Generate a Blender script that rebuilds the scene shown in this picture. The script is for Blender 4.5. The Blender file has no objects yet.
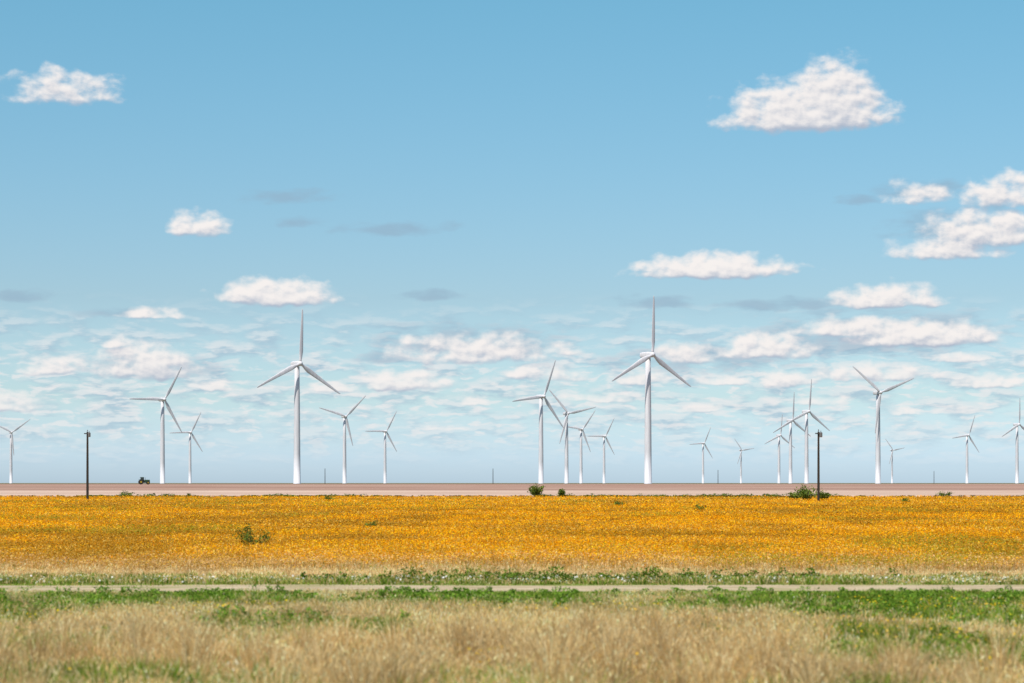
import bpy, math, numpy as np
from mathutils import Vector
rng = np.random.default_rng(7)
scene = bpy.context.scene
scene.view_settings.view_transform = 'Standard'
scene.view_settings.look = 'None'
scene.view_settings.exposure = 0

CAM_H = 2.5
FPX = 2418.0
HZ = 483.0
def bearing(px): return math.degrees(math.atan((px-512)/FPX))
def elev(py): return math.degrees(math.atan((HZ-py)/FPX))

# ------------------------------------------------------------ helpers
class NT:
    def __init__(s, tree): s.t = tree; s.n = tree.nodes; s.l = tree.links
    def new(s, typ, **kw):
        n = s.n.new(typ)
        for k, v in kw.items(): setattr(n, k, v)
        return n
    def set(s, sock, v):
        if isinstance(v, bpy.types.NodeSocket): s.l.new(v, sock)
        elif v is not None: sock.default_value = v
    def math(s, op, a, b=None, c=None, clamp=False):
        n = s.new('ShaderNodeMath', operation=op); n.use_clamp = clamp
        s.set(n.inputs[0], a); s.set(n.inputs[1], b)
        if c is not None: s.set(n.inputs[2], c)
        return n.outputs[0]
    def vec(s, op, a, b=None, c=None, out=0):
        n = s.new('ShaderNodeVectorMath', operation=op)
        s.set(n.inputs[0], a)
        if b is not None: s.set(n.inputs[1], b)
        if c is not None: s.set(n.inputs[2], c)
        return n.outputs[out]
    def noise(s, vec, scale, detail=4, rough=0.5, dist=0.0, out=0):
        n = s.new('ShaderNodeTexNoise')
        s.set(n.inputs['Vector'], vec)
        n.inputs['Scale'].default_value = scale
        n.inputs['Detail'].default_value = detail
        n.inputs['Roughness'].default_value = rough
        n.inputs['Distortion'].default_value = dist
        return n.outputs[out]
    def mr(s, v, a, b, c=0.0, d=1.0, smooth=True):
        n = s.new('ShaderNodeMapRange')
        n.interpolation_type = 'SMOOTHSTEP' if smooth else 'LINEAR'
        s.set(n.inputs['Value'], v)
        for k, x in zip(('From Min', 'From Max', 'To Min', 'To Max'), (a, b, c, d)):
            n.inputs[k].default_value = x
        return n.outputs[0]
    def mix(s, f, a, b, mode='MIX'):
        n = s.new('ShaderNodeMix', data_type='RGBA', blend_type=mode)
        s.set(n.inputs[0], f)
        s.set(n.inputs[6], a if isinstance(a, bpy.types.NodeSocket) else (*a, 1))
        s.set(n.inputs[7], b if isinstance(b, bpy.types.NodeSocket) else (*b, 1))
        return n.outputs[2]

def new_mat(name):
    m = bpy.data.materials.new(name); m.use_nodes = True
    m.node_tree.nodes.clear()
    return m, NT(m.node_tree)

def out_surface(t, sh):
    o = t.new('ShaderNodeOutputMaterial'); t.l.new(sh, o.inputs[0])

def principled(t, col, rough=0.7, spec=0.3, bump=None, metallic=0):
    p = t.new('ShaderNodeBsdfPrincipled')
    t.set(p.inputs['Base Color'], col if isinstance(col, bpy.types.NodeSocket) else (*col, 1))
    p.inputs['Roughness'].default_value = rough
    p.inputs['Specular IOR Level'].default_value = spec
    p.inputs['Metallic'].default_value = metallic
    if bump is not None: t.l.new(bump, p.inputs['Normal'])
    return p.outputs[0]

def foliage_mat(name, transl=0.35):
    m, t = new_mat(name)
    a = t.new('ShaderNodeAttribute', attribute_name='Col').outputs['Color']
    d = t.new('ShaderNodeBsdfDiffuse'); t.l.new(a, d.inputs[0])
    tr = t.new('ShaderNodeBsdfTranslucent'); t.l.new(a, tr.inputs[0])
    mx = t.new('ShaderNodeMixShader'); mx.inputs[0].default_value = transl
    t.l.new(d.outputs[0], mx.inputs[1]); t.l.new(tr.outputs[0], mx.inputs[2])
    out_surface(t, mx.outputs[0])
    return m

def add_obj(name, me, mats=(), parent=None, loc=(0, 0, 0)):
    o = bpy.data.objects.new(name, me)
    scene.collection.objects.link(o)
    if me is not None:
        for m in mats:
            if m.name not in [x.name for x in me.materials if x]: me.materials.append(m)
    o.location = loc
    if parent: o.parent = parent
    return o

def quad_mesh(name, V, C):
    n = V.shape[0]
    me = bpy.data.meshes.new(name)
    me.vertices.add(n*4); me.loops.add(n*4); me.polygons.add(n)
    me.vertices.foreach_set('co', V.astype(np.float32).ravel())
    me.loops.foreach_set('vertex_index', np.arange(n*4, dtype=np.int32))
    me.polygons.foreach_set('loop_start', np.arange(0, n*4, 4, dtype=np.int32))
    me.update(calc_edges=True)
    ca = me.color_attributes.new('Col', 'FLOAT_COLOR', 'POINT')
    cc = np.ones((n*4, 4), np.float32); cc[:, :3] = C.reshape(-1, 3)
    ca.data.foreach_set('color', cc.ravel())
    return me

_tab = np.random.default_rng(3).random((256, 256))
def vnoise(x, y):
    xi = np.floor(x).astype(int); yi = np.floor(y).astype(int)
    fx = x-xi; fy = y-yi
    fx = fx*fx*(3-2*fx); fy = fy*fy*(3-2*fy)
    g = lambda a, b: _tab[a & 255, b & 255]
    return (g(xi, yi)*(1-fx)+g(xi+1, yi)*fx)*(1-fy)+(g(xi, yi+1)*(1-fx)+g(xi+1, yi+1)*fx)*fy
def fbm(x, y, o=4):
    s = 0; a = 0.5; t = 0
    for i in range(o):
        s = s+a*vnoise(x*2**i+17.3*i, y*2**i+5.1*i); t += a; a *= .5
    return s/t
def sstep(v, a, b):
    t = np.clip((v-a)/(b-a), 0, 1); return t*t*(3-2*t)
def rise(y): return 1.9*sstep(y, 450, 1300)

# ------------------------------------------------------------ camera
cd = bpy.data.cameras.new('camera'); cam = bpy.data.objects.new('camera', cd)
scene.collection.objects.link(cam); scene.camera = cam
cd.sensor_width = 36; cd.lens = 36*FPX/1024
cd.shift_y = (HZ-341.5)/1024
cd.clip_start = 0.5; cd.clip_end = 60000
cd.dof.use_dof = True; cd.dof.focus_distance = 700; cd.dof.aperture_fstop = 2.1
cam.location = (0, 0, CAM_H); cam.rotation_euler = (math.radians(90), 0, 0)

# ------------------------------------------------------------ sun
SUN_EL, SUN_AZ = math.radians(56), math.radians(215)
sv = Vector((math.cos(SUN_EL)*math.sin(SUN_AZ), math.cos(SUN_EL)*math.cos(SUN_AZ), math.sin(SUN_EL)))
sl = bpy.data.lights.new('sun', 'SUN'); sl.energy = 5.0; sl.angle = math.radians(.5); sl.color = (1, .94, .86)
so = bpy.data.objects.new('sun', sl); scene.collection.objects.link(so)
so.rotation_euler = sv.to_track_quat('Z', 'Y').to_euler(); so.location = (-50, -60, 100)

# ------------------------------------------------------------ sky + clouds (world)
# each cumulus: bearing, base, width, height (measured as angles), weight
clouds = [
 (64,110,140,34,.64),(50,96,56,26,.6),(84,107,70,20,.5),
 (808,131,158,44,1.15),(832,127,88,56,1.2),(848,128,90,38,1.0),(893,120,44,14,.35),
 (198,238,70,24,.85),(275,305,124,24,1.05),(255,303,60,18,.8),(150,321,70,12,.7),
 (146,378,104,34,.95),(54,375,76,20,.8),(120,350,60,16,.5),(212,391,70,12,.6),(8,412,66,20,.85),
 (405,389,100,20,.95),(474,362,180,28,.8),(500,350,90,22,.6),(430,348,80,16,.6),(714,278,156,22,1.1),(655,273,60,14,.7),
 (686,364,76,24,.75),(763,358,104,24,.95),(920,346,160,22,1.1),(850,338,120,20,.85),(885,309,116,22,.95),
 (922,208,84,26,.6),(950,262,140,24,.8),(985,250,130,36,.95),(1005,212,90,30,.85),(1010,192,50,18,.6),
 (728,386,70,12,.8),(540,380,100,18,.7),(872,382,150,20,.75),(992,389,90,14,.8),
 (784,388,70,18,.75),(908,417,44,10,.75),(475,405,34,10,.75),(600,402,90,12,.6),(330,392,80,12,.6),
 (700,412,90,10,.55),(440,430,80,9,.5),(640,385,80,14,.65),(560,355,70,16,.55),(960,365,80,14,.6),
 (820,405,80,12,.55),(960,415,80,9,.5),
]
wisps = [(20,303,60,10),(425,299,70,9),(395,232,124,11),(288,202,96,12),(650,305,90,10),
         (120,318,90,10),(470,350,220,28),(880,345,280,32),(920,200,90,18),(780,308,130,10),
         (150,372,150,16),(300,226,60,8),(860,205,60,8),(700,365,200,22),(380,360,60,10),(960,240,150,30)]
W = bpy.data.worlds.new('World'); scene.world = W; W.use_nodes = True
W.node_tree.nodes.clear(); w = NT(W.node_tree)
K = 10.0
def c3(r, gg, b): return (r*K, gg*K, b*K)

tc = w.new('ShaderNodeTexCoord').outputs['Generated']
D = w.vec('NORMALIZE', tc)
sx = w.new('ShaderNodeSeparateXYZ'); w.l.new(D, sx.inputs[0])
az = w.math('MULTIPLY', w.math('ARCTAN2', sx.outputs[0], sx.outputs[1]), 57.2958)
el = w.math('MULTIPLY', w.math('ARCSINE', sx.outputs[2]), 57.2958)
cb = w.new('ShaderNodeCombineXYZ'); w.l.new(az, cb.inputs[0]); w.l.new(el, cb.inputs[1])
PP = cb.outputs[0]

sky = w.new('ShaderNodeTexSky', sky_type='NISHITA')
sky.sun_disc = False; sky.sun_elevation = SUN_EL; sky.sun_rotation = SUN_AZ
sky.altitude = 30; sky.air_density = 1.0; sky.dust_density = .6; sky.ozone_density = 2.0
elf = w.mr(el, 0, 40, smooth=False)
cr = w.new('ShaderNodeValToRGB'); w.l.new(elf, cr.inputs[0])
e = cr.color_ramp.elements
e[0].position = .015; e[0].color = (1.06, 1.38, 2.00, 1)
e[1].position = 1.0; e[1].color = (.90, .95, 1.0, 1)
q = e.new(.05); q.color = (.98, 1.20, 1.46, 1)
q = e.new(.108); q.color = (.86, 1.02, 1.14, 1)
q = e.new(.28); q.color = (.74, 1.20, 1.20, 1)
base = w.mix(1.0, sky.outputs[0], cr.outputs[0], 'MULTIPLY')

n1 = w.vec('SUBTRACT', w.noise(PP, 1.5, 3, .5, out=1), (.5, .5, .5))
PW = w.vec('MULTIPLY_ADD', n1, (.58, .22, 0), PP)
OFF = (-.06, .13, 0)
PWo = w.vec('ADD', PW, (-.06, .16, 0))
sc = w.vec('MULTIPLY', PP, (1, 1.45, 1))
f1 = w.noise(sc, 2.1, 6, .49)
f1o = w.noise(w.vec('ADD', sc, OFF), 2.1, 3, .48)
fb = w.noise(w.vec('MULTIPLY', PP, (.6, 2.0, 1)), 1.5, 5, .55)
fbo = w.noise(w.vec('MULTIPLY_ADD', PP, (.6, 2.0, 1), (-.05, .22, 0)), 1.5, 3, .55)
fs = w.noise(w.vec('MULTIPLY', PW, (.62, 2.3, 1)), 3.0, 4, .5)

def acc_blobs(Pin, lst, low):
    acc = None
    for c in lst:
        hw = c[2]/FPX*57.3/2*1.06; hh = c[3]/FPX*57.3*.94
        cx = bearing(c[0]); cy = elev(c[1])+hh*0.20
        q = w.vec('MULTIPLY_ADD', Pin, (1/hw, 1/hh, 0), (-cx/hw, -cy/hh, 0))
        q = w.vec('MAXIMUM', q, w.vec('MULTIPLY', q, (-1, -low, 0)))
        L = w.vec('DOT_PRODUCT', q, q, out=1)
        v = w.math('MULTIPLY_ADD', L, -1.0, c[4] if len(c) > 4 else .8)
        acc = v if acc is None else w.math('MAXIMUM', acc, v)
    return w.math('MAXIMUM', acc, -1.6) if acc is not None else None

def bgshader(col):
    b = w.new('ShaderNodeBackground'); w.l.new(col, b.inputs[0]); b.inputs[1].default_value = 1.0/K
    return b.outputs[0]

def overlap(c, x0, x1, y0, y1):
    mx = c[2]*.5*1.35+28
    return c[0]+mx > x0 and c[0]-mx < x1 and c[1]+c[3]*.5+14 > y0 and c[1]-c[3]*1.4-16 < y1

def leaf(x0, x1, y0, y1, lowband):
    cl = [c for c in clouds if overlap(c, x0, x1, y0, y1)]
    wl = [c for c in wisps if overlap(c, x0, x1, y0, y1)]
    col = base
    if lowband:
        msk = w.math('MULTIPLY', w.mr(el, .1, 1.8), w.mr(el, 4.6, 3.0))
        a = w.math('MULTIPLY', w.mr(fb, .40, .64), msk)
        sh = w.mr(w.math('SUBTRACT', fb, fbo), -.07, .09)
        cc = w.mix(sh, c3(.37, .51, .635), c3(.78, .80, .82))
        col = w.mix(w.math('MULTIPLY', a, .70), col, cc)
        m2 = w.math('MULTIPLY', w.mr(el, .3, 1.4), w.mr(el, 3.7, 2.4))
        a2 = w.math('MULTIPLY', w.mr(fs, .51, .66), m2)
        col = w.mix(w.math('MULTIPLY', a2, .62), col, c3(.86, .84, .84))
    if wl:
        wv = acc_blobs(PW, wl, 1.5)
        wa = w.math('ADD', wv, w.math('MULTIPLY_ADD', fb, 3.4, -1.7))
        wa = w.math('MULTIPLY', w.mr(wa, -.3, 1.1), .60)
        col = w.mix(wa, col, c3(.30, .435, .565))
    if cl:
        A0 = acc_blobs(PW, cl, 3.2); A1 = acc_blobs(PWo, cl, 3.2)
        F = w.math('ADD', A0, w.math('MULTIPLY_ADD', f1, 2.3, -1.15))
        alpha = w.mr(F, -.22, .84)
        s1 = w.math('SUBTRACT', A0, A1)
        s1 = w.math('MINIMUM', w.math('MAXIMUM', s1, -.9), .6)
        s2 = w.math('MULTIPLY', w.math('SUBTRACT', f1, f1o), 1.7)
        lit = w.mr(w.math('ADD', s1, s2), -.66, .44)
        shade = w.mix(lit, c3(.43, .49, .60), c3(.94, .89, .865))
        top = w.math('MULTIPLY', alpha, w.mr(el, .6, 3.6, .68, .97))
        col = w.mix(top, col, shade)
    return bgshader(col)

def smix(f, a, b):
    n = w.new('ShaderNodeMixShader'); w.l.new(f, n.inputs[0]); w.l.new(a, n.inputs[1]); w.l.new(b, n.inputs[2])
    return n.outputs[0]
def gt(v, th): return w.math('GREATER_THAN', v, th)
SPLY = 258; B = 900
up = smix(gt(az, bearing(560)), leaf(-B, 560, -B, SPLY, False), leaf(560, 1024+B, -B, SPLY, False))
cuts = [-B, 250, 560, 800, 1024+B]
lv = [leaf(cuts[i], cuts[i+1], SPLY, 500, True) for i in range(4)]
lo_l = smix(gt(az, bearing(250)), lv[0], lv[1]); lo_r = smix(gt(az, bearing(800)), lv[2], lv[3])
lo = smix(gt(az, bearing(560)), lo_l, lo_r)
cloudy = smix(gt(el, elev(SPLY)), lo, up)
inside = w.math('MULTIPLY', w.math('MULTIPLY', gt(el, 0.0), w.math('LESS_THAN', el, 14.0)),
                w.math('LESS_THAN', w.math('ABSOLUTE', az), 40.0))
final = smix(inside, bgshader(base), cloudy)
wo = w.new('ShaderNodeOutputWorld'); w.l.new(final, wo.inputs[0])

# ------------------------------------------------------------ ground
ys = np.concatenate([np.array([-600, -100, 0]), np.arange(20, 450, 20), np.arange(450, 1350, 25),
                     np.array([1500, 2000, 3000, 5000, 8000, 12000, 20000, 40000])]).astype(float)
xs = np.array([-30000, -8000, -2000, -500, -120, -30, 0, 30, 120, 500, 2000, 8000, 30000], float)
verts = [(x, y, float(rise(y))) for y in ys for x in xs]
nx = len(xs)
faces = [(j*nx+i, j*nx+i+1, (j+1)*nx+i+1, (j+1)*nx+i) for j in range(len(ys)-1) for i in range(nx-1)]
me = bpy.data.meshes.new('ground'); me.from_pydata(verts, [], faces); me.update()
m, t = new_mat('ground_soil_and_fields')
pos = t.new('ShaderNodeNewGeometry').outputs['Position']
sp = t.new('ShaderNodeSeparateXYZ'); t.l.new(pos, sp.inputs[0])
Y = sp.outputs[1]
fine = t.noise(pos, 6.0, 5, .65)
midn = t.noise(pos, .6, 5, .6)
big = t.noise(t.vec('MULTIPLY', pos, (.35, 1, 1)), .05, 4, .6)
near = t.mix(t.mr(fine, .35, .65), (.20, .15, .05), (.52, .38, .17))
near = t.mix(t.math('MAXIMUM', t.mr(midn, .48, .66), t.math('MULTIPLY', t.mr(Y, 40, 46), .85)), near, (.15, .23, .03))
verge = t.mix(t.mr(fine, .35, .65), (.34, .25, .10), (.64, .47, .24))
fieldc = t.mix(t.mr(fine, .3, .7), (.28, .14, .01), (.50, .24, .012))
fieldc = t.mix(t.mr(big, .35, .7), fieldc, (.56, .28, .012))
st = t.noise(t.vec('MULTIPLY', pos, (.06, 1, 1)), .02, 5, .6)
st2 = t.noise(t.vec('MULTIPLY', pos, (.3, 1, 1)), .09, 4, .7)
st3 = t.noise(t.vec('MULTIPLY', pos, (.25, 1, 1)), .03, 6, .7)
plow = t.mix(t.mr(st, .38, .62), (.42, .28, .21), (.66, .50, .39))
plow = t.mix(t.math('MULTIPLY', t.mr(st2, .5, .72), .55), plow, (.28, .18, .12))
far = t.mix(t.mr(st, .4, .6), (.25, .135, .10), (.44, .28, .21))
far = t.mix(t.math('MULTIPLY', t.mr(st3, .5, .62), .6), far, (.52, .38, .29))
wob = t.math('MULTIPLY_ADD', t.math('SUBTRACT', midn, .5), 3.0, Y)
c = t.mix(t.mr(wob, 60, 62), near, verge)
c = t.mix(t.mr(wob, 66, 74), c, fieldc)
wob2 = t.math('MULTIPLY_ADD', t.math('SUBTRACT', st2, .5), 30.0, Y)
c = t.mix(t.mr(wob2, 428, 432), c, plow)
c = t.mix(t.mr(wob2, 640, 760), c, far)
c = t.mix(t.mr(Y, 1250, 1500), c, (.18, .15, .08))
bp = t.new('ShaderNodeBump'); bp.inputs['Distance'].default_value = .06; bp.inputs['Strength'].default_value = .6
t.l.new(fine, bp.inputs['Height'])
out_surface(t, principled(t, c, .95, .1, bp.outputs[0]))
add_obj('ground', me, [m])

# dirt road sheet
m, t = new_mat('dirt_road_surface')
pos = t.new('ShaderNodeNewGeometry').outputs['Position']
n = t.noise(t.vec('MULTIPLY', pos, (.25, 1, 1)), 2.0, 6, .65)
c = t.mix(t.mr(n, .3, .7), (.38, .29, .17), (.62, .51, .34))
n2 = t.noise(pos, 14, 3, .6)
c = t.mix(t.math('MULTIPLY', t.mr(n2, .45, .7), .4), c, (.25, .21, .12))
n3 = t.noise(t.vec('MULTIPLY', pos, (.3, 1, 1)), .9, 4, .6)
c = t.mix(t.math('MULTIPLY', t.mr(n3, .5, .66), .7), c, (.27, .27, .09))
bp = t.new('ShaderNodeBump'); bp.inputs['Distance'].default_value = .04; t.l.new(n2, bp.inputs['Height'])
out_surface(t, principled(t, c, .95, .1, bp.outputs[0]))
rx = np.arange(-120, 121, 1.0); vv = []
for i, x in enumerate(rx):
    a = 54.8+1.3*float(vnoise(np.array(x*.21), np.array(3.)))
    b = 58.7+1.2*float(vnoise(np.array(x*.17), np.array(9.)))
    vv += [(x, a, .004), (x, (a+b)/2, .03), (x, b, .004)]
ff = []
for i in range(len(rx)-1):
    ff += [(3*i, 3*i+3, 3*i+4, 3*i+1), (3*i+1, 3*i+4, 3*i+5, 3*i+2)]
me = bpy.data.meshes.new('dirt_road'); me.from_pydata(vv, [], ff); me.update()
add_obj('dirt_road', me, [m])

# ------------------------------------------------------------ grass
GR = foliage_mat('grass_blades', .42)
FL = foliage_mat('flower_petals', .3)
LEAF = foliage_mat('shrub_leaves', .3)

def blades(x, y, h, wd, ldir, lean, yaw, cb_, ct):
    n = len(x)
    B = np.stack([x, y, np.zeros(n)-.01], 1)
    Ld = np.stack([np.cos(ldir), np.sin(ldir), np.zeros(n)], 1)*(lean*h)[:, None]
    up = np.zeros((n, 3)); up[:, 2] = 1
    M = B+up*(h*.6)[:, None]+Ld*.32
    T = B+up*(h*(1-.25*lean))[:, None]+Ld
    wv = np.stack([np.cos(yaw), np.sin(yaw), np.zeros(n)], 1)*(wd/2)[:, None]
    V = np.empty((n, 2, 4, 3))
    V[:, 0] = np.stack([B-wv, B+wv, M+wv*.85, M-wv*.85], 1)
    V[:, 1] = np.stack([M-wv*.85, M+wv*.85, T+wv*.12, T-wv*.12], 1)
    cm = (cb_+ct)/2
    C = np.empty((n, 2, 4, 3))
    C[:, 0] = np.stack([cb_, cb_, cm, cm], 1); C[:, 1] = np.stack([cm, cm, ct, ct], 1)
    return V.reshape(-1, 4, 3), C.reshape(-1, 4, 3), T

def heads(T, ln, wd, col):
    n = len(T)
    a = rng.uniform(0, 6.28, n); tl = rng.uniform(-.9, .9, n)
    u = np.stack([np.cos(a)*tl, np.sin(a)*tl, np.ones(n)], 1); u /= np.linalg.norm(u, axis=1)[:, None]
    yaw = rng.uniform(-.9, .9, n)
    s = np.stack([np.cos(yaw), np.sin(yaw), np.zeros(n)], 1)*(wd/2)[:, None]
    A = T-u*(ln*.5)[:, None]; Bq = T+u*(ln*.6)[:, None]
    V = np.stack([A, T+s, Bq, T-s], 1)
    return V, np.repeat(col[:, None, :], 4, 1)

def jitter(c, n, s=.15, hue=.08):
    b = 1+rng.normal(0, s, (n, 1)); hh = 1+rng.normal(0, hue, (n, 3))
    return np.clip(np.array(c)[None]*b*hh, .004, .95)

def pick(n, y0, y1, power=0, margin=2.5, k=.245):
    yy = rng.uniform(y0, y1, n*4)
    hw = k*yy+margin
    p = hw*(yy/y0)**(-power); keep = rng.random(len(yy)) < p/p.max()
    yy = yy[keep][:n]; hw = hw[keep][:n]
    return rng.uniform(-1, 1, len(yy))*hw, yy

def greenness(x, y):
    nz = fbm(x*.30+40, y*.22+11, 4)
    nb = fbm(x*.17+4, y*.14+31, 3)
    band = sstep(y, 35, 42)*.66
    return np.clip((nz-.5)*4.2+(nb-.5)*3.0+.38+band, 0.08, .96)
def hscale(y):   # mown lower toward the track
    return np.interp(y, [20, 28, 34, 40, 48, 54, 56, 60, 64, 80], [.85, .85, .72, .56, .42, .3, .18, .45, .4, .5])

greens = np.array([(.22, .34, .035), (.28, .40, .055), (.14, .24, .03), (.38, .41, .08)])
drys = np.array([(.84, .62, .30), (.74, .50, .21), (.92, .75, .43), (.56, .36, .14)])
VS, CS = [], []
def grow(x, y, hs=1.0, ws=1.0, gshift=0., heads_p=.4, ldir=None, lean=None):
    n = len(x)
    gr = greenness(x, y)+gshift
    isg = rng.random(n) < gr
    hn = fbm(x*.5+3, y*.5+8, 3)
    h = np.where(isg, rng.uniform(.12, .36, n), rng.uniform(.14, .38, n))*(.3+hn*1.4)*hs*hscale(y)
    cg = greens[rng.integers(0, 4, n)]; cdv = drys[rng.integers(0, 4, n)]
    ct = np.where(isg[:, None], cg, cdv)*(1+rng.normal(0, .14, (n, 1)))
    patch = fbm(x*.8, y*.8+50, 3)[:, None]
    ct = ct*(.60+patch*.85)
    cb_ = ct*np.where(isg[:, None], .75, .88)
    ct = np.clip(ct, .01, .93)
    wd = np.where(isg, rng.uniform(.009, .02, n), rng.uniform(.005, .010, n))*ws
    V, C, T = blades(x, y, h, wd, rng.uniform(0, 6.28, n) if ldir is None else ldir,
                     rng.uniform(.1, 1.3, n) if lean is None else lean, rng.uniform(-1.2, 1.2, n), cb_, ct)
    VS.append(V); CS.append(C)
    hd = (~isg) & (rng.random(n) < heads_p)
    if hd.any():
        k = hd.sum()
        V, C = heads(T[hd], rng.uniform(.03, .08, k), rng.uniform(.008, .02, k)*ws, np.clip(ct[hd]*1.1, 0, .93))
        VS.append(V); CS.append(C)

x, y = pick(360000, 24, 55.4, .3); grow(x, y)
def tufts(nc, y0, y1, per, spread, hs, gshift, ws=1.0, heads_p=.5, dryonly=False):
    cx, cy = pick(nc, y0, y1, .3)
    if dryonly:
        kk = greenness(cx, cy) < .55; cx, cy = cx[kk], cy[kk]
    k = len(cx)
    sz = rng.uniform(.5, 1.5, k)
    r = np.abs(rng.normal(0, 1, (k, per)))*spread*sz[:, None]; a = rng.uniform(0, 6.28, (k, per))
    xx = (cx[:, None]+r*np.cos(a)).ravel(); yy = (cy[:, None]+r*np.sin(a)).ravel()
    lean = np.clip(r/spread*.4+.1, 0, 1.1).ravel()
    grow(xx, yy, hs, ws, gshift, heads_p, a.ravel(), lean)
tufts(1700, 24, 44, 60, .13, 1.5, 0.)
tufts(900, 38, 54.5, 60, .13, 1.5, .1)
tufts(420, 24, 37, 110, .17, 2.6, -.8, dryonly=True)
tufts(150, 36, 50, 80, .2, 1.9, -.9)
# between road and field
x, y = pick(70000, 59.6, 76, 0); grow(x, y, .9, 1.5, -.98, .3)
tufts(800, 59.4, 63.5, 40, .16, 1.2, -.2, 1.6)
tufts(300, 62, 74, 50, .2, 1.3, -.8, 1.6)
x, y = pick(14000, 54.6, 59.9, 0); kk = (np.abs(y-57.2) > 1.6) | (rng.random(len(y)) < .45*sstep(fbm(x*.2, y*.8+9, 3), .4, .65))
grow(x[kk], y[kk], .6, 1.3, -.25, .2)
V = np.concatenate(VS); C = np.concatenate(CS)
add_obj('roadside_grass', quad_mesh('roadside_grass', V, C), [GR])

def leaf_quads(P, size, col, up=.4):
    n = len(P)
    nrm = rng.normal(0, 1, (n, 3)); nrm[:, 2] = np.abs(nrm[:, 2])+up; nrm /= np.linalg.norm(nrm, axis=1)[:, None]
    r = rng.normal(0, 1, (n, 3)); u = np.cross(nrm, r); u /= np.linalg.norm(u, axis=1)[:, None]
    v = np.cross(nrm, u)
    u = u*size[:, None]*.5; v = v*(size*.28)[:, None]
    return np.stack([P-u, P-v, P+u, P+v], 1), np.repeat(col[:, None], 4, 1)

VS, CS = [], []
def weeds(cx, cy, hh, rad, per, lsize, cols):
    k = len(cx)
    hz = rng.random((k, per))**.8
    rr = rad[:, None]*np.sqrt(rng.random((k, per)))*(1-.55*hz); a = rng.uniform(0, 6.28, (k, per))
    P = np.stack([(cx[:, None]+rr*np.cos(a)), (cy[:, None]+rr*np.sin(a)), hh[:, None]*hz+rise(cy)[:, None]], 2).reshape(-1, 3)
    n = len(P)
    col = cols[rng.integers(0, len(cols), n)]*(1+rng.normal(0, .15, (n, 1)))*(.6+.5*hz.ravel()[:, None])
    V, C = leaf_quads(P, rng.uniform(.6, 1.3, n)*lsize, np.clip(col, .01, .9)); VS.append(V); CS.append(C)
wg = np.array([(.16, .28, .03), (.22, .36, .045), (.10, .19, .025)])
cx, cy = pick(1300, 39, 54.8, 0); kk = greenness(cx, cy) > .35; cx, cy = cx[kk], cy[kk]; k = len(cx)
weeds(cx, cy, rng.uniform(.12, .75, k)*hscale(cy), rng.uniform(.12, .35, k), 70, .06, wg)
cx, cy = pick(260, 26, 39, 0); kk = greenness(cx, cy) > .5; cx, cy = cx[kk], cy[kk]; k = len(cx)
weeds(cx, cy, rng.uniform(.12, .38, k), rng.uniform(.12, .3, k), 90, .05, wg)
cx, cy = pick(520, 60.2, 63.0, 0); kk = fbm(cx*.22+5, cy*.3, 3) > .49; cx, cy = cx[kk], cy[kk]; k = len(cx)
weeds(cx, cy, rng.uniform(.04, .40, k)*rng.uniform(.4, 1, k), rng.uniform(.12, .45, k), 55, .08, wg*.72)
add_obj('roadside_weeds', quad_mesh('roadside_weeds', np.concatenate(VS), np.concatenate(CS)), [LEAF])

VS, CS = [], []
cx, cy = pick(8000, 28, 50, 0)
dn = fbm(cx*.35+70, cy*.35, 3)+.022*cx
kk = dn > .56; cx, cy = cx[kk], cy[kk]; n = len(cx)
P = np.stack([cx, cy, rng.uniform(.25, .5, n)*hscale(cy)], 1)
V, C = leaf_quads(P, rng.uniform(.03, .07, n), jitter((.86, .56, .02), n), 1.); VS.append(V); CS.append(C)
cx, cy = pick(1300, 59.6, 61.4, 0); n = len(cx)
P = np.stack([cx, cy, rng.uniform(.03, .18, n)], 1)
V, C = leaf_quads(P, rng.uniform(.05, .10, n), jitter((.8, .78, .72), n, .05, .02), 1.); VS.append(V); CS.append(C)
add_obj('wildflowers', quad_mesh('wildflowers', np.concatenate(VS), np.concatenate(CS)), [FL])

# ------------------------------------------------------------ flower field
VS, CS = [], []
N = 560000
u = rng.random(N)
a_, b_ = 66., 431.
yy = 1/(1/a_-u*(1/a_-1/b_))
hw = .25*yy+5
xx = rng.uniform(-1, 1, N)*hw
edge = 67+7*fbm(xx*.12, xx*0+2., 3)
kk = (yy > edge) | (rng.random(N) < .12); xx, yy = xx[kk], yy[kk]; N = len(xx)
s = (yy/75)**.85
lo = fbm(xx*.06+9, yy*.035, 4)
md = fbm(xx*.30, yy*.10+7, 4)
hi = fbm(xx*1.3, yy*.6+3, 3)
gp = fbm(xx*.12+60, yy*.05+21, 4)
rows = fbm(xx*.012+30, yy*.11+4, 3)
top = rng.random(N)
hgt = (.16+.28*md)*(.3+.7*top)
bright = np.clip((lo-.5)*4.2+(md-.5)*4.2+(rows-.5)*1.6+(hi-.5)*.9+.48+.38*sstep(yy, 84, 125), 0, 1)
isf = (top > .12) & (rng.random(N) < .16+.82*bright)
gold = np.array([(.80, .33, .004), (.86, .42, .006), (.72, .26, .004), (.92, .54, .02)])[rng.integers(0, 4, N)]
stem = np.array([(.42, .19, .010), (.46, .22, .012), (.22, .15, .018), (.48, .28, .035)])[rng.integers(0, 4, N)]
dry = np.array([(.72, .49, .24), (.60, .38, .14)])[rng.integers(0, 2, N)]
col = np.where(isf[:, None], gold, stem)
ed = 1-sstep(yy, 68, 82)
col = np.where((rng.random(N) < ed*.65)[:, None], dry, col)
strip = ((rows > .55) & (rng.random(N) < .22))[:, None]
col = np.where(strip, np.array([(.76, .52, .12)]), col)
grn = (rng.random(N) < .5*sstep(gp, .56, .70))[:, None]
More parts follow.
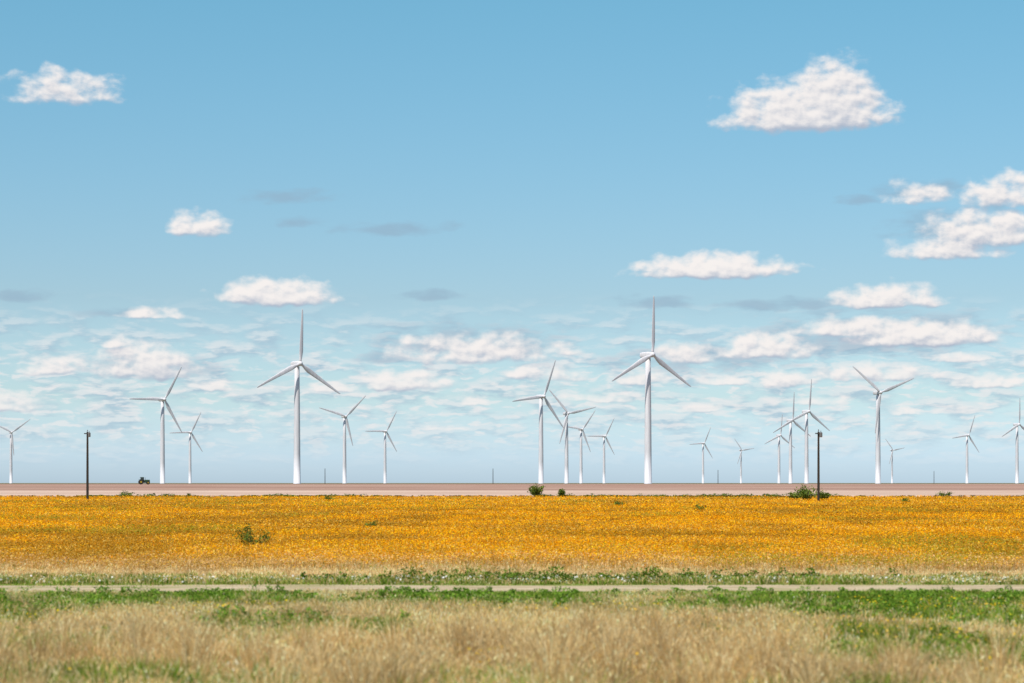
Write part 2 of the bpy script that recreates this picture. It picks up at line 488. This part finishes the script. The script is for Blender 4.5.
col = np.where(grn, np.array([(.30, .29, .025)]), col)
col = np.clip(col*(1+rng.normal(0, .08, (N, 1)))*(.68+.62*md[:, None]), .004, .93)
V, C = leaf_quads(np.stack([xx, yy, hgt], 1), .060*s*rng.uniform(.6, 1.4, N), col, 1.4)
VS.append(V); CS.append(C)
N = 60000
u = rng.random(N); yy = 1/(1/68.-u*(1/68.-1/430.)); xx = rng.uniform(-1, 1, N)*(.25*yy+5)
stem = np.array([(.36, .19, .02), (.24, .20, .025), (.56, .30, .03), (.66, .42, .10)])[rng.integers(0, 4, N)]
hn = fbm(xx*.30, yy*.10+7, 4)
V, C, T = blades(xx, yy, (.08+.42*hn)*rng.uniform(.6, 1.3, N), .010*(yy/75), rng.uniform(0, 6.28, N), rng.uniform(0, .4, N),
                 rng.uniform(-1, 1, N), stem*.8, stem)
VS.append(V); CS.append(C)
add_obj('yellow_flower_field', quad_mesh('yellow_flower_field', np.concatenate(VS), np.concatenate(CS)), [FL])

# weeds along far field edge
VS, CS = [], []
k = 1500
cx = rng.uniform(-150, 150, k); cy = rng.uniform(429, 437, k)
kk = fbm(cx*.06+20, cx*0+3, 4) > .5; cx, cy = cx[kk], cy[kk]; k = len(cx)
weeds(cx, cy, rng.uniform(.1, .7, k)*rng.uniform(.3, 1, k), rng.uniform(.4, 1.6, k), 45, .25, wg*.6)
k = 700
cx = rng.uniform(-150, 150, k); cy = rng.uniform(429, 436, k)
weeds(cx, cy, rng.uniform(.1, .35, k), rng.uniform(.4, 1.6, k), 30, .25, np.array([(.2, .15, .04), (.12, .12, .03)]))
add_obj('field_edge_weeds', quad_mesh('field_edge_weeds', np.concatenate(VS), np.concatenate(CS)), [LEAF])

# ------------------------------------------------------------ bushes
BARK, t = new_mat('bark')
pos = t.new('ShaderNodeNewGeometry').outputs['Position']
n = t.noise(pos, 12, 4, .6)
out_surface(t, principled(t, t.mix(n, (.09, .06, .04), (.2, .15, .1)), .9, .1))

def tube(pts, rads, seg=8):
    V, F = [], []
    for i, (p, r) in enumerate(zip(pts, rads)):
        for j in range(seg):
            a = 2*math.pi*j/seg
            V.append((p[0]+r*math.cos(a), p[1]+r*math.sin(a), p[2]))
    for i in range(len(pts)-1):
        for j in range(seg):
            F.append((i*seg+j, i*seg+(j+1) % seg, (i+1)*seg+(j+1) % seg, (i+1)*seg+j))
    F.append(tuple(range(len(V)-seg, len(V)))); F.append(tuple(range(seg))[::-1])
    return V, F

def bush(name, px, d, wid, ht, nleaf, lsize, cols, stems=9):
    X = (px-512)/FPX*d; Z = float(rise(np.array(float(d))))
    root = add_obj(name, None, loc=(X, d, Z))
    V, F = [], []; tips = []
    for i in range(stems):
        a = rng.uniform(0, 6.28); rr = wid/2*rng.uniform(.3, .95); hh = ht*rng.uniform(.5, .98)*(1.15-.4*rr/(wid/2))
        e = np.array([rr*math.cos(a), rr*math.sin(a), hh])
        p0 = np.array((rng.normal(0, .05*wid), rng.normal(0, .05*wid), -.02)); midp = p0+(e-p0)*.5+np.array([0, 0, .06*ht])
        vv_, ff_ = tube([p0, midp, e], [.022*ht, .014*ht, .005*ht], 5)
        o = len(V); V += vv_; F += [tuple(q+o for q in f) for f in ff_]
        for s_ in (.35, .55, .75, .9, 1.0):
            tips.append((p0+(e-p0)*s_+np.array([0, 0, .05*ht*(1-s_)]), rng.uniform(.10, .2)*wid))
    me = bpy.data.meshes.new('stems'); me.from_pydata(V, [], F); me.update()
    add_obj('stems', me, [BARK], root)
    ti = rng.integers(0, len(tips), nleaf)
    Pc = np.array([q[0] for q in tips])[ti]; R = np.array([q[1] for q in tips])[ti]
    P_ = Pc+rng.normal(0, 1, (nleaf, 3))*R[:, None]*np.array([.55, .55, .4]); P_[:, 2] = np.clip(P_[:, 2], .02, None)
    tone = rng.uniform(.65, 1.3, len(tips))[ti][:, None]
    cc = np.clip(np.array(cols)[rng.integers(0, len(cols), nleaf)]*tone*(1+rng.normal(0, .12, (nleaf, 1))), .01, .9)
    Vq, Cq = leaf_quads(P_, lsize*rng.uniform(.6, 1.4, nleaf), cc)
    add_obj('foliage', quad_mesh('foliage', Vq, Cq), [LEAF], root)

bg_ = [(.14, .20, .035), (.20, .27, .045), (.09, .15, .025)]
bush('bush', 253, 91, 1.35, 1.0, 650, .09, bg_, 12)
bush('bush', 371, 128, .8, .6, 350, .09, bg_, 7)
bush('bush', 537, 428, 3.0, 2.3, 1300, .3, bg_, 11)
bush('bush', 563, 430, 1.8, 1.4, 700, .28, bg_, 8)
bush('bush', 808, 345, 4.0, 2.0, 1100, .28, bg_, 14)
bush('bush', 795, 352, 2.6, 1.2, 600, .26, bg_, 9)
bush('bush', 824, 350, 2.2, 1.3, 600, .26, bg_, 9)
bush('bush', 127, 430, 3.0, 1.0, 400, .26, bg_, 9)
bush('bush', 945, 430, 3.0, .9, 400, .26, bg_, 8)
bush('bush', 700, 210, 1.2, .6, 250, .14, bg_, 7)
bush('bush', 620, 260, 1.4, .6, 250, .16, bg_, 7)
bush('bush', 905, 300, 1.5, .7, 250, .18, bg_, 7)
bush('bush', 330, 330, 1.8, .8, 250, .2, bg_, 7)

# ------------------------------------------------------------ poles
WOOD, t = new_mat('weathered_wood')
pos = t.new('ShaderNodeNewGeometry').outputs['Position']
n = t.noise(t.vec('MULTIPLY', pos, (6, 6, .6)), 1.5, 5, .6)
out_surface(t, principled(t, t.mix(n, (.02, .017, .016), (.06, .05, .042)), .85, .2))
STEEL, t = new_mat('galvanised_steel')
pos = t.new('ShaderNodeNewGeometry').outputs['Position']
out_surface(t, principled(t, t.mix(t.noise(pos, 5, 3), (.10, .10, .11), (.18, .18, .19)), .5, .4))

def box(x0, x1, y0, y1, z0, z1, taper=0.):
    V = [(x_+(taper if (z_ == z1 and x_ == x0) else 0)-(taper if (z_ == z1 and x_ == x1) else 0), y_, z_) for x_ in (x0, x1) for y_ in (y0, y1) for z_ in (z0, z1)]
    F = [(0, 1, 3, 2), (4, 6, 7, 5), (0, 4, 5, 1), (2, 3, 7, 6), (0, 2, 6, 4), (1, 5, 7, 3)]
    return V, F
def pole(px, d, h, r=.17, head=True):
    X = (px-512)/FPX*d; Z = float(rise(np.array(float(d))))
    root = add_obj('utility_pole', None, loc=(X, d, Z))
    V, F = tube([(0, 0, -.1), (0, 0, h*.5), (.0, 0, h)], [r, r*.88, r*.72], 12)
    me = bpy.data.meshes.new('shaft'); me.from_pydata(V, [], F); me.update(); add_obj('shaft', me, [WOOD], root)
    if head:
        V, F = tube([(0.28, -.2, h-.75), (0.28, -.2, h-.7), (.28, -.2, h-.15), (.28, -.2, h-.08)], [.12, .2, .2, .1], 12)
        v2, f2 = tube([(.28, -.2, h-.08), (.28, -.2, h+.12)], [.05, .04], 8); o = len(V); V += v2; F += [tuple(q+o for q in f) for f in f2]
        me = bpy.data.meshes.new('transformer_can'); me.from_pydata(V, [], F); me.update(); add_obj('transformer_can', me, [STEEL], root)
        V, F = box(-.45, .45, -r-.11, -r+.01, h-.32, h-.18)
        me = bpy.data.meshes.new('crossarm'); me.from_pydata(V, [], F); me.update(); add_obj('crossarm', me, [WOOD], root)
        V, F = tube([(0, 0, h), (0, 0, h+.08), (0, 0, h+.12), (0, 0, h+.3)], [.03, .03, .08, .05], 8)
        me = bpy.data.meshes.new('insulator'); me.from_pydata(V, [], F); me.update(); add_obj('insulator', me, [STEEL], root)
pole(87.5, 350, 9.9, .19)
pole(818.5, 315, 9.2, .17)
pole(325, 1900, 12, .28, False)
pole(493, 1900, 12, .28, False)
pole(718, 2100, 12, .28, False)
pole(934, 2300, 12, .28, False)

# ------------------------------------------------------------ tractor on the horizon
def simple_mat(name, a, b, rough, spec):
    m, t = new_mat(name); pos = t.new('ShaderNodeNewGeometry').outputs['Position']
    out_surface(t, principled(t, t.mix(t.noise(pos, 2.5, 4, .6), a, b), rough, spec)); return m
TG = simple_mat('tractor_green_paint', (.02, .06, .025), (.035, .09, .03), .45, .5)
RUB = simple_mat('tyre_rubber', (.015, .015, .015), (.05, .045, .04), .9, .2)
GLS = simple_mat('cab_glass', (.02, .03, .035), (.04, .05, .06), .1, .6)
YEL = simple_mat('rim_yellow', (.35, .25, .02), (.45, .32, .03), .5, .4)
td = 1180.; root = add_obj('tractor', None, loc=((144-512)/FPX*td, td, float(rise(np.array(td)))))
root.rotation_euler = (0, 0, math.radians(12)); root.scale = (1.15, 1.15, 1.15)
def part(name, VF, mat, loc=(0, 0, 0)):
    me = bpy.data.meshes.new(name); me.from_pydata(VF[0], [], VF[1]); me.update()
    return add_obj(name, me, [mat], root, loc)
def wheel(name, x, y, r, wd):
    o = part(name, tube([(0, 0, -wd/2), (0, 0, -wd*.42), (0, 0, wd*.42), (0, 0, wd/2)], [r*.9, r, r, r*.9], 24), RUB, (x, y, r))
    o.rotation_euler = (math.pi/2, 0, 0)
    o = part(name+'_rim', tube([(0, 0, -wd/2-.02), (0, 0, wd/2+.02)], [r*.4, r*.4], 16), YEL, (x, y, r)); o.rotation_euler = (math.pi/2, 0, 0)
for sy in (-1, 1):
    wheel('rear_wheel', -1.3, sy*1.1, 1.05, .6); wheel('front_wheel', 1.7, sy*1.0, .75, .45)
part('hood', box(.1, 2.5, -.5, .5, 1.05, 2.0, .12), TG)
part('chassis', box(-1.8, 2.2, -.35, .35, .7, 1.05), TG)
part('cab_base', box(-1.7, .1, -.8, .8, 1.05, 1.8), TG)
part('cab_window', box(-1.6, .05, -.74, .74, 1.8, 2.9, .12), GLS)
part('cab_roof', box(-1.7, .1, -.85, .85, 2.9, 3.1, .08), TG)
for sy in (-1, 1): part('fender', box(-2.3, -.3, sy*1.1-.3, sy*1.1+.3, 2.12, 2.22), TG)
part('exhaust', tube([(.6, .3, 2.0), (.6, .3, 3.0)], [.06, .06], 8), RUB)

# ------------------------------------------------------------ wind turbines
WHITE, t = new_mat('turbine_white_paint')
pos = t.new('ShaderNodeNewGeometry').outputs['Position']
n = t.noise(t.vec('MULTIPLY', pos, (1, 1, .12)), .6, 4, .6)
out_surface(t, principled(t, t.mix(t.mr(n, .3, .7), (.57, .56, .59), (.69, .68, .70)), .5, .35))
HUB, RAD = 80.0, 36.5
def smooth(me):
    for p in me.polygons: p.use_smooth = True
zs = [0, .4, .41, 20, 20.2, 40, 40.2, 60, 60.2, HUB-1.9, HUB-1.8]
rs = [2.6, 2.6, 2.35, 2.2, 2.2, 2.05, 2.05, 1.85, 1.85, 1.65, 1.5]
V, F = tube([(0, 0, z) for z in zs], rs, 32)
tower_me = bpy.data.meshes.new('tower'); tower_me.from_pydata(V, [], F); tower_me.update(); smooth(tower_me); tower_me.materials.append(WHITE)
sec = [(-3.6, 1.3, 1.3), (-3.2, 1.6, 1.65), (0, 1.75, 1.85), (4.5, 1.7, 1.8), (6.3, 1.45, 1.5), (6.8, 1.0, 1.0)]
V, F = [], []; S = 20
for yy_, a_, b_ in sec:
    for j in range(S):
        th = 2*math.pi*j/S; cc, ss = math.cos(th), math.sin(th)
        V.append((a_*math.copysign(abs(cc)**.55, cc), yy_, HUB+.1+b_*math.copysign(abs(ss)**.55, ss)))
for i in range(len(sec)-1):
    for j in range(S): F.append((i*S+j, (i+1)*S+j, (i+1)*S+(j+1) % S, i*S+(j+1) % S))
F.append(tuple(range(S))); F.append(tuple(range(len(V)-S, len(V)))[::-1])
nac_me = bpy.data.meshes.new('nacelle'); nac_me.from_pydata(V, [], F); nac_me.update(); nac_me.materials.append(WHITE)
V, F = [], []; prof = [(1.2, 1.3), (.6, 1.65), (-.6, 1.65), (-1.4, 1.3), (-2.0, .75), (-2.25, .15)]
for yy_, r_ in prof:
    for j in range(S):
        th = 2*math.pi*j/S; V.append((r_*math.cos(th), yy_, r_*math.sin(th)))
for i in range(len(prof)-1):
    for j in range(S): F.append((i*S+j, i*S+(j+1) % S, (i+1)*S+(j+1) % S, (i+1)*S+j))
F.append(tuple(range(S))); F.append(tuple(range(len(V)-S, len(V))))
hub_me = bpy.data.meshes.new('hub'); hub_me.from_pydata(V, [], F); hub_me.update(); smooth(hub_me); hub_me.materials.append(WHITE)
V, F = [], []; S2 = 14
bl = [(.8, 1.7, 1.7, 0), (2.5, 1.7, 1.6, 0), (5, 2.6, 1.1, 18), (8, 3.3, .8, 14), (13, 2.9, .6, 9), (20, 2.3, .42, 5), (27, 1.8, .3, 2), (33, 1.3, .2, 0), (35.8, .8, .12, 0), (RAD, .2, .05, 0)]
for z_, ch, th_, tw in bl:
    tw = math.radians(tw)
    for j in range(S2):
        a = 2*math.pi*j/S2
        x_ = ch*(.5*math.cos(a)) + (ch-1.7)*.22; y_ = th_*.5*math.sin(a)*(1+.5*math.cos(a) if ch/th_ > 1.5 else 1)
        V.append((x_*math.cos(tw)-y_*math.sin(tw), x_*math.sin(tw)+y_*math.cos(tw), z_))
for i in range(len(bl)-1):
    for j in range(S2): F.append((i*S2+j, i*S2+(j+1) % S2, (i+1)*S2+(j+1) % S2, (i+1)*S2+j))
F.append(tuple(range(len(V)-S2, len(V)))); F.append(tuple(range(S2))[::-1])
blade_me = bpy.data.meshes.new('blade'); blade_me.from_pydata(V, [], F); blade_me.update(); smooth(blade_me); blade_me.materials.append(WHITE)

T_ = [(11,51,35,28),(162.5,84,60,34),(190,51,62,30),(297,120,87,34),(344.5,67,44,28),(385,52,60,30),
      (541,87,68,36),(566.5,70,12,25),(581,54,52,28),(604,47,60,30),(648,129,88,36),(703,40,64,30),(741,33,128,28),
      (779,48,84,30),(790.5,63,86,34),(806.5,72,84,32),(878,91,21,22),(892,33,10,28),(967,48,68,30),(1017,59,88,32)]
for px, hp, ang, yaw in T_:
    d = HUB*FPX/hp
    X = (px-512)/FPX*d
    root = add_obj('wind_turbine', None, loc=(X, d, float(rise(np.array(d)))))
    root.rotation_euler = (0, 0, math.radians(yaw))
    add_obj('tower', tower_me, parent=root); add_obj('nacelle', nac_me, parent=root)
    add_obj('hub', hub_me, parent=root, loc=(0, -4.2, HUB+.1))
    for k in range(3):
        b = add_obj('blade_%d' % (k+1), blade_me, parent=root, loc=(0, -4.4, HUB+.1))
        b.rotation_euler = (0, math.radians(90-(ang+120*k)), 0)
print('done')
